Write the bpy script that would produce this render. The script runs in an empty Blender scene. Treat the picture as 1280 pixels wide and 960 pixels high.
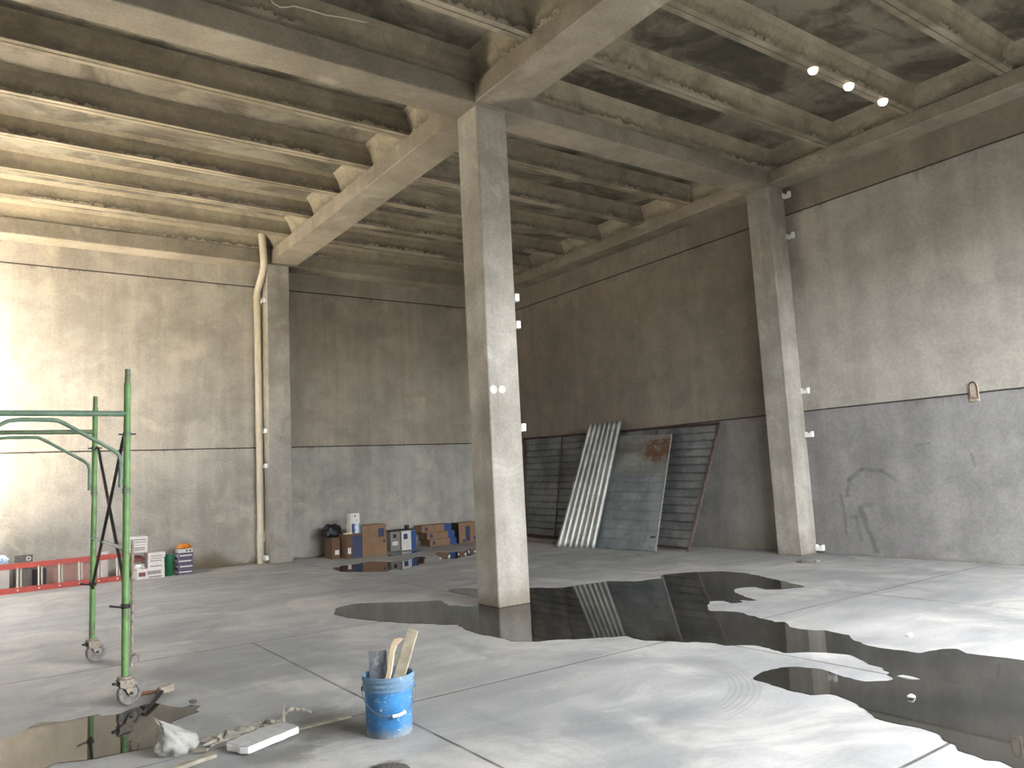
import bpy, bmesh, math, random
from mathutils import Vector, Matrix, Euler, noise
from mathutils.geometry import tessellate_polygon, delaunay_2d_cdt
PI = math.pi
sc = bpy.context.scene
C = sc.collection
random.seed(7)

def lin(h):
    h = h.lstrip('#')
    o = []
    for i in (0, 2, 4):
        v = int(h[i:i+2], 16) / 255
        o.append(v / 12.92 if v <= .04045 else ((v + .055) / 1.055) ** 2.4)
    return (*o, 1)

# ------------------------------------------------------------------ node helper
class N:
    def __init__(self, name):
        self.m = bpy.data.materials.new(name)
        self.m.use_nodes = True
        self.t = self.m.node_tree
        self.t.nodes.clear()
        self.out = self.t.nodes.new('ShaderNodeOutputMaterial')
        self.b = self.t.nodes.new('ShaderNodeBsdfPrincipled')
        self.t.links.new(self.b.outputs[0], self.out.inputs[0])
        self._pos = None
    def set(self, sock, v):
        s = self.b.inputs[sock]
        self.plug(s, v)
    def plug(self, s, v):
        if isinstance(v, bpy.types.NodeSocket):
            self.t.links.new(v, s)
        elif v is not None:
            s.default_value = v
    @property
    def pos(self):
        if self._pos is None:
            self._pos = self.t.nodes.new('ShaderNodeTexCoord').outputs['Object']
        return self._pos
    def gen(self):
        return self.t.nodes.new('ShaderNodeTexCoord').outputs['Generated']
    def xyz(self, v=None):
        n = self.t.nodes.new('ShaderNodeSeparateXYZ')
        self.plug(n.inputs[0], v if v is not None else self.pos)
        return n.outputs[0], n.outputs[1], n.outputs[2]
    def vec(self, x, y, z):
        n = self.t.nodes.new('ShaderNodeCombineXYZ')
        for i, v in enumerate((x, y, z)): self.plug(n.inputs[i], v)
        return n.outputs[0]
    def scale(self, v, s):
        n = self.t.nodes.new('ShaderNodeMapping')
        self.plug(n.inputs[0], v)
        n.inputs['Scale'].default_value = s
        return n.outputs[0]
    def noise(self, sc_, detail=4, rough=.55, v=None, stretch=None, dist=0):
        n = self.t.nodes.new('ShaderNodeTexNoise')
        vv = v if v is not None else self.pos
        if stretch: vv = self.scale(vv, stretch)
        self.plug(n.inputs['Vector'], vv)
        n.inputs['Scale'].default_value = sc_
        n.inputs['Detail'].default_value = detail
        n.inputs['Roughness'].default_value = rough
        n.inputs['Distortion'].default_value = dist
        return n.outputs[0]
    def math(self, op, a, b=None, c=None):
        n = self.t.nodes.new('ShaderNodeMath'); n.operation = op
        self.plug(n.inputs[0], a); self.plug(n.inputs[1], b)
        if c is not None: self.plug(n.inputs[2], c)
        return n.outputs[0]
    def mr(self, v, a, b, c=0., d=1., smooth=True):
        n = self.t.nodes.new('ShaderNodeMapRange')
        if smooth: n.interpolation_type = 'SMOOTHSTEP'
        self.plug(n.inputs[0], v)
        for i, q in enumerate((a, b, c, d)): self.plug(n.inputs[i + 1], q)
        return n.outputs[0]
    def mix(self, f, a, b, mode='MIX'):
        n = self.t.nodes.new('ShaderNodeMix'); n.data_type = 'RGBA'; n.blend_type = mode
        self.plug(n.inputs[0], f); self.plug(n.inputs[6], a); self.plug(n.inputs[7], b)
        return n.outputs[2]
    def bump(self, h, strength=.3, dist=.01):
        n = self.t.nodes.new('ShaderNodeBump')
        n.inputs['Strength'].default_value = strength
        n.inputs['Distance'].default_value = dist
        self.plug(n.inputs['Height'], h)
        self.plug(self.b.inputs['Normal'], n.outputs[0])
    def line(self, coord, c0, w, wob=None):
        """1 on the line coord == c0 of half width w"""
        d = self.math('SUBTRACT', coord, c0)
        if wob is not None: d = self.math('ADD', d, wob)
        return self.mr(self.math('ABSOLUTE', d), w * .5, w, 1., 0.)

# ------------------------------------------------------------------ materials
def concrete(name, dark, light, seams=(), streaks=0., lowstain=0., rib=None, scratches=(), seed=0., pale=None, panels=None):
    n = N(name)
    p = n.pos if not seed else None
    if p is None:
        mp = n.t.nodes.new('ShaderNodeMapping'); n.plug(mp.inputs[0], n.pos); mp.inputs['Location'].default_value = (seed, seed * 1.7, seed * .6); p = mp.outputs[0]
    x, y, z = n.xyz()
    big = n.noise(.45, 4, .6, v=p)
    med = n.noise(2.2, 6, .62, v=p, dist=.4)
    fine = n.noise(26, 4, .6, v=p)
    f = n.math('ADD', n.math('MULTIPLY', big, .55), n.math('MULTIPLY', med, .45))
    f = n.mr(f, .34, .66)
    col = n.mix(f, lin(dark), lin(light))
    g = n.mr(fine, .3, .7, .9, 1.08)
    col = n.mix(1., col, n.vec(g, g, g), 'MULTIPLY')
    if streaks:
        st = n.noise(1., 5, .6, v=p, stretch=(3.2, 3.2, .16))
        s = n.mr(st, .38, .64, 1. - streaks, 1. + streaks * .35)
        col = n.mix(1., col, n.vec(s, s, s), 'MULTIPLY')
        st2 = n.noise(1., 3, .6, v=p, stretch=(16, 16, .35))
        s2 = n.mr(st2, .58, .72, 1., 1. - streaks * .5)
        col = n.mix(1., col, n.vec(s2, s2, s2), 'MULTIPLY')
    if pale:
        pn = n.noise(1.3, 6, .65, v=p, dist=.6)
        col = n.mix(n.mr(pn, .55, .72, 0., .55), col, lin(pale))
    if lowstain:
        ns = n.noise(.55, 3, .6, v=p)
        h = n.mr(ns, .42, .7, .02, .75)
        m = n.mr(z, 0., h, 1., 0.)
        col = n.mix(n.math('MULTIPLY', m, lowstain), col, lin('#5a4a32'))
    if panels:
        # uneven brightness and warmth of the light tinted into the colour: rows split at the seams, bays at the column
        ax, c0, rows_a, rows_b = panels
        q = (x, y)[ax]
        def rows(t):
            lo, mid, hi = ((*v, 1) for v in t)
            r_ = n.mix(n.mr(z, 2.36, 2.365), lo, mid)
            return n.mix(n.mr(z, 5.79, 5.797), r_, hi)
        col = n.mix(1., col, n.mix(n.mr(q, c0 - .01, c0 + .01), rows(rows_a), rows(rows_b)), 'MULTIPLY')
    sm = None
    for zc in seams:
        wob = n.math('MULTIPLY', n.math('SUBTRACT', n.noise(1.6, 3, v=p), .5), .016)
        l = n.line(z, zc, .016, wob)
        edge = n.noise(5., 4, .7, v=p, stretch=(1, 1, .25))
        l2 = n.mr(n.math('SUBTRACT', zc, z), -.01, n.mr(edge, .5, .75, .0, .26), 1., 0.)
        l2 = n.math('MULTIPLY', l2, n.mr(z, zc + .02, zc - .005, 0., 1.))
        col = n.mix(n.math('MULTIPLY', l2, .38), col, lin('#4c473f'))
        col = n.mix(n.math('MULTIPLY', l, .92), col, lin('#2c2824'))
        sm = l if sm is None else n.math('MAXIMUM', sm, l)
    if rib:
        # lime crust and damp staining that runs along the joints between the ceiling units
        e = n.noise(9., 4, .7, v=p)
        e2 = n.noise(1.1, 3, .6, v=p, stretch=(.7, .7, .7))
        top = n.mr(e, .3, .7, rib + .0, rib + .075)
        crust = n.mr(n.math('SUBTRACT', z, top), -.008, .01, 1., 0.)
        crust = n.math('MULTIPLY', crust, n.mr(e2, .42, .6, .0, 1.))
        damp = n.mr(z, n.mr(e, .3, .7, rib + .10, rib + .2), rib + .03, 0., 1.)
        col = n.mix(n.math('MULTIPLY', damp, n.mr(e2, .35, .62, .25, .75)), col, lin('#433c31'))
        col = n.mix(n.math('MULTIPLY', crust, .6), col, lin('#b3a792'))
        blot = n.noise(.9, 5, .65, v=p, dist=1.2)
        col = n.mix(n.mr(blot, .5, .72, 0., .45), col, lin('#4a463c'))
    for (a, b, w, s) in scratches:
        # worn scrape between two points (y, z) of the wall
        ay, az = a; by, bz = b
        dy, dz = by - ay, bz - az; L2 = dy * dy + dz * dz
        wx = n.math('MULTIPLY', n.math('SUBTRACT', n.noise(6, 3), .5), .1)
        py = n.math('ADD', n.math('SUBTRACT', y, ay), wx)
        pz = n.math('SUBTRACT', z, az)
        t = n.math('DIVIDE', n.math('ADD', n.math('MULTIPLY', py, dy), n.math('MULTIPLY', pz, dz)), L2)
        tc = n.t.nodes.new('ShaderNodeClamp'); n.plug(tc.inputs[0], t); t = tc.outputs[0]
        qy = n.math('SUBTRACT', py, n.math('MULTIPLY', t, dy)); qz = n.math('SUBTRACT', pz, n.math('MULTIPLY', t, dz))
        d = n.math('SQRT', n.math('ADD', n.math('MULTIPLY', qy, qy), n.math('MULTIPLY', qz, qz)))
        col = n.mix(n.math('MULTIPLY', n.mr(d, w * .2, w, 1., 0.), s * .62), col, lin('#4a4742'))
    n.set('Base Color', col)
    n.set('Roughness', .88)
    n.set('Specular IOR Level', .25)
    hb = n.math('ADD', n.math('MULTIPLY', fine, .35), n.math('MULTIPLY', med, .65))
    if sm is not None: hb = n.math('SUBTRACT', hb, n.math('MULTIPLY', sm, 1.5))
    n.bump(hb, .35, .012)
    return n.m

def floor_mat():
    n = N('floor_concrete')
    x, y, z = n.xyz()
    big = n.noise(.35, 5, .6, dist=.5)
    med = n.noise(1.4, 6, .62, dist=.8)
    sweep = n.noise(1.2, 5, .6, stretch=(.5, 2.2, 1), dist=.6)
    fine = n.noise(34, 4, .65)
    f = n.math('ADD', n.math('ADD', n.math('MULTIPLY', big, .4), n.math('MULTIPLY', med, .3)), n.math('MULTIPLY', sweep, .3))
    col = n.mix(n.mr(f, .36, .64), lin('#7f7e7d'), lin('#a5a29d'))
    g = n.mr(fine, .3, .7, .93, 1.05)
    col = n.mix(1., col, n.vec(g, g, g), 'MULTIPLY')
    # dusty pale cement film
    pn = n.noise(.8, 7, .68, dist=.9)
    col = n.mix(n.mr(pn, .47, .68, 0., .5), col, lin('#c4beb3'))
    dk = n.noise(.55, 6, .62, v=n.scale(n.pos, (1.3, .8, 1)), dist=1.)
    col = n.mix(n.mr(dk, .5, .68, 0., .5), col, lin('#6d6c6e'))
    # saw-cut joints
    wob = n.math('MULTIPLY', n.math('SUBTRACT', n.noise(.9, 2), .5), .02)
    j = None
    for c0 in (-.65, 2.35, 5.38, 8.37):
        l = n.line(x, c0, .0135, wob); l = n.math('MULTIPLY', l, n.mr(y, 8.0, 8.06, 1., 0.)) if c0 < 3 else l; j = l if j is None else n.math('MAXIMUM', j, l)
    for c0 in (-1., 2.2, 5., 8.0, 13.9):
        j = n.math('MAXIMUM', j, n.line(y, c0, .0135, wob))
    col = n.mix(n.math('MULTIPLY', j, n.mr(n.noise(1.5, 3), .3, .55, .25, .85)), col, lin('#33302c'))
    # curved tyre scrub marks
    def arc(cx, cy, r, w, y0, y1, s):
        dx = n.math('SUBTRACT', x, cx); dy = n.math('SUBTRACT', y, cy)
        d = n.math('SQRT', n.math('ADD', n.math('MULTIPLY', dx, dx), n.math('MULTIPLY', dy, dy)))
        band = n.mr(n.math('ABSOLUTE', n.math('SUBTRACT', d, r)), w * .8, w, 1., 0.)
        wv = n.math('SINE', n.math('MULTIPLY', d, 150.))
        band = n.math('MULTIPLY', band, n.mr(wv, -.4, .6, .25, 1.))
        band = n.math('MULTIPLY', band, n.mr(dx, y0, y1, 0., 1.))
        band = n.math('MULTIPLY', band, n.mr(dy, .1, -.2, 0., 1.))
        return n.math('MULTIPLY', band, s)
    a = arc(3.75, 4.45, 1.08, .12, -.05, .3, .3)
    col = n.mix(a, col, lin('#5f5c58'))
    # grimy patch round the bucket joint and mortar dirt
    for (cx, cy, r, s) in ((1.95, 4.95, .42, .5), (1.5, 4.62, .3, .55), (1.9, 3.98, .12, .6)):
        dx = n.math('SUBTRACT', x, cx); dy = n.math('SUBTRACT', y, cy)
        d = n.math('SQRT', n.math('ADD', n.math('MULTIPLY', dx, dx), n.math('MULTIPLY', dy, dy)))
        d = n.math('ADD', d, n.math('MULTIPLY', n.math('SUBTRACT', n.noise(3.5, 5, .7), .5), .7))
        col = n.mix(n.mr(d, r * .3, r, s, 0.), col, lin('#4d463c'))
    n.set('Base Color', col)
    n.set('Roughness', n.mr(med, .35, .65, .5, .72))
    n.set('Specular IOR Level', .35)
    n.bump(n.math('SUBTRACT', n.math('MULTIPLY', fine, .4), n.math('MULTIPLY', j, 2.)), .18, .008)
    return n.m

def plain(name, c, rough=.6, metal=0., var=.12, scale=12, spec=.5, dirt=None, dirt_amt=.4, dirt_scale=5):
    n = N(name)
    f = n.mr(n.noise(scale, 4, .6), .3, .7, 1 - var, 1 + var)
    col = n.mix(1., lin(c), n.vec(f, f, f), 'MULTIPLY')
    if dirt:
        d = n.noise(dirt_scale, 6, .7, dist=.5)
        col = n.mix(n.mr(d, .5, .66, 0., dirt_amt), col, lin(dirt))
    n.set('Base Color', col); n.set('Roughness', rough); n.set('Metallic', metal); n.set('Specular IOR Level', spec)
    n.bump(n.noise(scale * 4, 3), .1, .003)
    return n.m

def water_mat():
    n = N('puddle_water')
    c = n.mix(n.mr(n.noise(.9, 5, .6), .35, .65), lin('#24231f'), lin('#34312c'))
    n.set('Base Color', c)
    n.set('Roughness', .03)
    n.set('IOR', 1.33)
    n.set('Specular IOR Level', .62)
    n.bump(n.noise(2.5, 2, .5), .012, .01)
    return n.m

M = {}
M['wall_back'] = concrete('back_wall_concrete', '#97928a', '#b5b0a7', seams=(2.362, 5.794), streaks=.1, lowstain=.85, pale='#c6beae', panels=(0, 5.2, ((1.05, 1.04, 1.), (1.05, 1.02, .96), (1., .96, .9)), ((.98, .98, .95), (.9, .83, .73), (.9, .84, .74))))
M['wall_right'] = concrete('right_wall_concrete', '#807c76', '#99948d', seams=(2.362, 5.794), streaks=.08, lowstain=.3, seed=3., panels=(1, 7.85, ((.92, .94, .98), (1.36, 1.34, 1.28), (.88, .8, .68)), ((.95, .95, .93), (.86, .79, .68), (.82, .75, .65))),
    scratches=(((7.02, .95), (6.95, 1.2), .05, .6), ((6.95, 1.2), (6.72, 1.36), .05, .6), ((6.72, 1.36), (6.4, 1.32), .05, .55), ((6.4, 1.32), (6.2, 1.18), .05, .5),
               ((7.12, .95), (7.08, .35), .05, .6), ((6.82, .75), (6.62, .1), .07, .7), ((7.0, .6), (6.85, .62), .05, .4), ((6.9, .62), (6.85, .25), .05, .45), ((6.75, .8), (6.65, .8), .07, .5),
               ((5.85, 1.68), (5.65, 1.7), .03, .4), ((5.07, 1.35), (5.06, 1.52), .03, .5)))
M['wall_other'] = concrete('wall_concrete', '#928d85', '#a9a297', streaks=.15)
M['column'] = concrete('column_concrete', '#8f897e', '#b2aba0', streaks=.1, lowstain=.5, seed=9., pale='#c4bdb0')
M['beam'] = concrete('beam_concrete', '#7c7364', '#9a9080', seed=5., pale='#b5ac9c')
M['ceiling'] = concrete('ceiling_unit_concrete', '#7f7563', '#a1967f', rib=6.5, seed=2.)
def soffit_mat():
    # darker, mould-blotched underside of the roof deck
    n = N('blotched_soffit_concrete')
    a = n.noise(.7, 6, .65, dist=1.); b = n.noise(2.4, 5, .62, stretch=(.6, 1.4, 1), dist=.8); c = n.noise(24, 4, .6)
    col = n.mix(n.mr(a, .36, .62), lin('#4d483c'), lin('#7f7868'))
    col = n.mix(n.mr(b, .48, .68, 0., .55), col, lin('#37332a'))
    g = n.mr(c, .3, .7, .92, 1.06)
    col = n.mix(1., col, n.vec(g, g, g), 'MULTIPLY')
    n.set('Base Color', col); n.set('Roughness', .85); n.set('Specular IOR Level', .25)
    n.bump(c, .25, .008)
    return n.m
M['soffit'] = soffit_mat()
M['floor'] = floor_mat()
M['water'] = water_mat()
M['ground'] = plain('yard_ground', '#bab3a6', .95, var=.15, scale=2)
M['dark_outside'] = plain('dark_blocker', '#151514', .9, var=.2, scale=3)  # near-black so the unseen blockers bounce hardly any light
M['asphalt'] = plain('yard_asphalt', '#3a3937', .95, var=.15, scale=2)

# ------------------------------------------------------------------ mesh helper
class MB:
    def __init__(self): self.bm = bmesh.new()
    def box(self, lo, hi, mat=None):
        lo, hi = Vector(lo), Vector(hi)
        m = Matrix.Translation((lo + hi) / 2) @ Matrix.Diagonal((*(hi - lo), 1))
        if mat is not None: m = mat @ m
        bmesh.ops.create_cube(self.bm, size=1, matrix=m)
        return self
    def tube(self, pts, r, seg=12, cap=True, closed=False):
        pts = [Vector(p) for p in pts]
        n = len(pts)
        rs = r if isinstance(r, (list, tuple)) else [r] * n
        rings = []
        up = None
        for i, p in enumerate(pts):
            if closed: t = pts[(i + 1) % n] - pts[i - 1]
            elif i == 0: t = pts[1] - p
            elif i == n - 1: t = p - pts[i - 1]
            else: t = (pts[i + 1] - p).normalized() + (p - pts[i - 1]).normalized()
            t.normalize()
            if up is None:
                up = Vector((0, 0, 1)) if abs(t.z) < .9 else Vector((1, 0, 0))
            a = t.cross(up)
            if a.length < 1e-6: a = t.orthogonal()
            a.normalize(); b = a.cross(t).normalized(); up = b
            rings.append([self.bm.verts.new(p + (a * math.cos(2 * PI * k / seg) + b * math.sin(2 * PI * k / seg)) * rs[i]) for k in range(seg)])
        for i in range(n if closed else n - 1):
            A, B = rings[i], rings[(i + 1) % n]
            for k in range(seg):
                self.bm.faces.new((A[k], A[(k + 1) % seg], B[(k + 1) % seg], B[k]))
        if cap and not closed:
            self.bm.faces.new(rings[0]); self.bm.faces.new(rings[-1][::-1])
        return self
    def lathe(self, prof, seg=32, mat=None, close=False):
        rings = []
        for (r, z) in prof:
            if r < 1e-5: rings.append([self.bm.verts.new((0, 0, z))])
            else: rings.append([self.bm.verts.new((r * math.cos(2 * PI * k / seg), r * math.sin(2 * PI * k / seg), z)) for k in range(seg)])
        pr = list(zip(rings, rings[1:]))
        if close: pr.append((rings[-1], rings[0]))
        for A, B in pr:
            for k in range(seg):
                q = (k + 1) % seg
                if len(A) == 1: self.bm.faces.new((A[0], B[q], B[k]))
                elif len(B) == 1: self.bm.faces.new((A[k], A[q], B[0]))
                else: self.bm.faces.new((A[k], A[q], B[q], B[k]))
        if mat is not None:
            vs = [v for r in rings for v in r]
            bmesh.ops.transform(self.bm, matrix=mat, verts=vs)
        return self
    def prism(self, poly, axis_mat, depth):
        """polygon (u, v) in the XY plane of axis_mat, extruded along its Z"""
        a = [self.bm.verts.new(axis_mat @ Vector((u, v, 0))) for u, v in poly]
        b = [self.bm.verts.new(axis_mat @ Vector((u, v, depth))) for u, v in poly]
        self.bm.faces.new(a[::-1]); self.bm.faces.new(b)
        for i in range(len(a)):
            j = (i + 1) % len(a)
            self.bm.faces.new((a[i], a[j], b[j], b[i]))
        return self
    def bevel(self, w, seg=2, ang=30):
        ed = [e for e in self.bm.edges if len(e.link_faces) == 2 and e.calc_face_angle(0) > math.radians(ang)]
        bmesh.ops.bevel(self.bm, geom=ed, offset=w, segments=seg, profile=.6, affect='EDGES', clamp_overlap=True)
        return self
    def rough(self, amp, sc_, seed=0):
        for v in self.bm.verts:
            v.co += noise.noise_vector(v.co * sc_ + Vector((seed, seed * 2, -seed))) * amp
        return self
    def subdiv(self, cuts):
        bmesh.ops.subdivide_edges(self.bm, edges=self.bm.edges[:], cuts=cuts, use_grid_fill=True)
        return self
    def build(self, name, mat, parent=None, smooth=False):
        bmesh.ops.recalc_face_normals(self.bm, faces=self.bm.faces[:])
        me = bpy.data.meshes.new(name)
        self.bm.to_mesh(me); self.bm.free()
        if smooth:
            for p in me.polygons: p.use_smooth = True
            if smooth == 'auto':
                me.set_sharp_from_angle(angle=math.radians(40))
        me.materials.append(mat)
        o = bpy.data.objects.new(name, me); C.objects.link(o)
        if parent is not None: o.parent = parent
        return o

def tag(o, label=None, cat=None, group=None, kind=None):
    if label: o['label'] = label
    if cat: o['category'] = cat
    if group: o['group'] = group
    if kind: o['kind'] = kind
    return o
def thing(name, label, cat, loc=(0, 0, 0), rotz=0., group=None):
    o = bpy.data.objects.new(name, None); C.objects.link(o)
    o.location = loc; o.rotation_euler = (0, 0, rotz)
    o.empty_display_size = .1
    return tag(o, label, cat, group)
def struct(o, label=None, cat=None): return tag(o, label, cat, kind='structure')

def copy_tree(o, parent=None):
    c = o.copy(); C.objects.link(c)
    if parent is not None: c.parent = parent
    for ch in list(o.children): copy_tree(ch, c)
    return c

# ------------------------------------------------------------------ the building shell
XL, XR, YF, YB, ZR = -1.2, 11.48, -.9, 16.08, 7.1
fl = MB(); fl.box((XL - .3, YF - .3, -.25), (XR + .3, YB + .3, 0)); struct(fl.build('floor', M['floor']))
w = MB(); w.box((XL - .25, YB, 0), (XR + .25, YB + .22, ZR)); struct(w.build('wall_back', M['wall_back']))
w = MB(); w.box((XR, YF - .25, 0), (XR + .22, YB, ZR)); struct(w.build('wall_right', M['wall_right']))
# left wall with its tall open bay, front wall with the gateway behind the camera
LO = (12.0, 15.6, 6.2)
FO = (2.6, 11.3, 4.5)
w = MB()
w.box((XL - .2, YF, 0), (XL, LO[0], ZR)); w.box((XL - .2, LO[1], 0), (XL, YB, ZR)); w.box((XL - .2, LO[0], LO[2]), (XL, LO[1], ZR)); w.box((XL - .2, LO[0], 0), (XL, LO[1], .32))  # last box: low sill added to keep yard bounce off the right wall
struct(w.build('wall_left', M['wall_other']))
w = MB()
w.box((XL, YF - .2, 0), (FO[0], YF, ZR)); w.box((FO[1], YF - .2, 0), (XR, YF, ZR)); w.box((FO[0], YF - .2, FO[2]), (FO[1], YF, ZR))
struct(w.build('wall_front', M['wall_other']))
g = MB(); g.box((-60, -60, -.6), (XL - .3, 70, -.04)); struct(g.build('ground', M['ground']))
g = MB(); g.box((XL - .3, -60, -.6), (70, YF - .3, -.04)); struct(g.build('ground', M['asphalt']))
g = MB(); g.box((-30, -50, -.3), (45, -5, 3.1)); struct(g.build('daylight_blocker', M['dark_outside']))  # unseen dark mass, added and sized to cut the daylight in front
g = MB(); g.box((-16, -4.9, -.3), (-3.0, 40, 6.6)); struct(g.build('daylight_blocker', M['dark_outside']))  # unseen dark mass, added close by to limit light from the left
r = MB(); r.box((XL - .2, YF - .2, ZR), (XR + .22, YB + .22, ZR + .2)); struct(r.build('roof_slab', M['beam']))

# ceiling: upturned trough units lying side by side between the beams
def trough(x0, x1, y0, y1, zb=6.5):
    m = MB(); bm = m.bm
    ex = .12; sy = .075; zt = zb + .29
    def ring(ax, bx, ay, by, z): return [bm.verts.new(v) for v in ((ax, ay, z), (bx, ay, z), (bx, by, z), (ax, by, z))]
    a = ring(x0, x1, y0, y1, ZR - .002)
    b = ring(x0, x1, y0, y1, zb)
    c = ring(x0 + ex, x1 - ex, y0 + sy, y1 - sy, zb)
    d2 = ring(x0 + ex + .06, x1 - ex - .06, y0 + sy + .03, y1 - sy - .03, zb + .14)
    d = ring(x0 + ex + .12, x1 - ex - .12, y0 + sy + .06, y1 - sy - .06, zb + .235)
    e = ring(x0 + ex + .2, x1 - ex - .2, y0 + sy + .12, y1 - sy - .12, zt)
    for A, B in ((a, b), (b, c), (c, d2), (d2, d), (d, e)):
        for k in range(4): bm.faces.new((A[k], A[(k + 1) % 4], B[(k + 1) % 4], B[k]))
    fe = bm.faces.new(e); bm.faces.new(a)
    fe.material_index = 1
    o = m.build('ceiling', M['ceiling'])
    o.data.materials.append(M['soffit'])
    struct(o)
ys_rear = [8.13, 9.42, 10.70, 12.0, 13.29, 14.5, 15.7]
ys_front = [-1.19, .09, 1.36, 2.62, 3.89, 5.175, 6.465, 7.62]
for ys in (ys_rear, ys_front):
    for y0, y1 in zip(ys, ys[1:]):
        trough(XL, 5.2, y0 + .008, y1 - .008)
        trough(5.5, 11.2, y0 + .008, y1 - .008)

# beams
def beam(lo, hi, label):
    m = MB(); m.box(lo, hi)
    m.bevel(.012, 1)
    return struct(m.build('beam', M['beam']), label, 'beam')
beam((5.05, YF, 6.23), (5.65, 7.6, 6.505), 'wide concrete ceiling beam running from the central column towards the viewer')
beam((5.03, 8.09, 6.23), (5.60, 15.6, 6.505), 'wide concrete ceiling beam from the central column back to the rear wall')
beam((XL, 7.6, 6.226), (11.03, 8.09, 6.5), 'concrete ceiling beam across the hall over the central column')
beam((11.03, YF, 6.275), (11.479, YB, 6.505), 'concrete edge beam along the top of the right wall')
beam((XL, 15.6, 6.2), (11.03, YB - .001, 6.5), 'concrete edge beam along the top of the rear wall')
# columns
def column(x, y, sx, sy, ztop, label):
    m = MB(); m.box((x, y, 0), (x + sx, y + sy, ztop))
    m.bevel(.012, 1)
    return m
col = column(5.08, 7.62, .46, .46, 6.226, '')
struct(col.build('column', M['column']), 'square concrete column standing alone in the middle of the hall', 'column')
col = column(4.94, 15.6, .47, .475, 6.2, '')
struct(col.build('column', M['column']), 'concrete column against the rear wall beside the cream downpipe', 'column')
col = column(11.03, 7.64, .445, .45, 6.28, '')
struct(col.build('column', M['column']), 'concrete column against the right wall carrying white pipe clips', 'column')
# round tie-hole plugs on the central column
M['plug'] = plain('plug_mortar', '#c9c5bc', .8)
for x in (5.145, 5.27):
    m = MB()
    mt = Matrix.Translation((x, 7.62, 2.585)) @ Matrix.Rotation(PI / 2, 4, 'X')
    m.lathe([(0, .002), (.03, .002), (.034, .007), (.05, .007), (.053, .0), (.05, -.004), (0, -.004)], 24, mt)
    tag(m.build('hole_plug', M['plug'], smooth='auto'), 'round mortar plug on the face of the central column, ' + ('nearer its left edge' if x < 5.2 else 'nearer its middle'), 'plug', 'round plugs on the central column')

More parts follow.
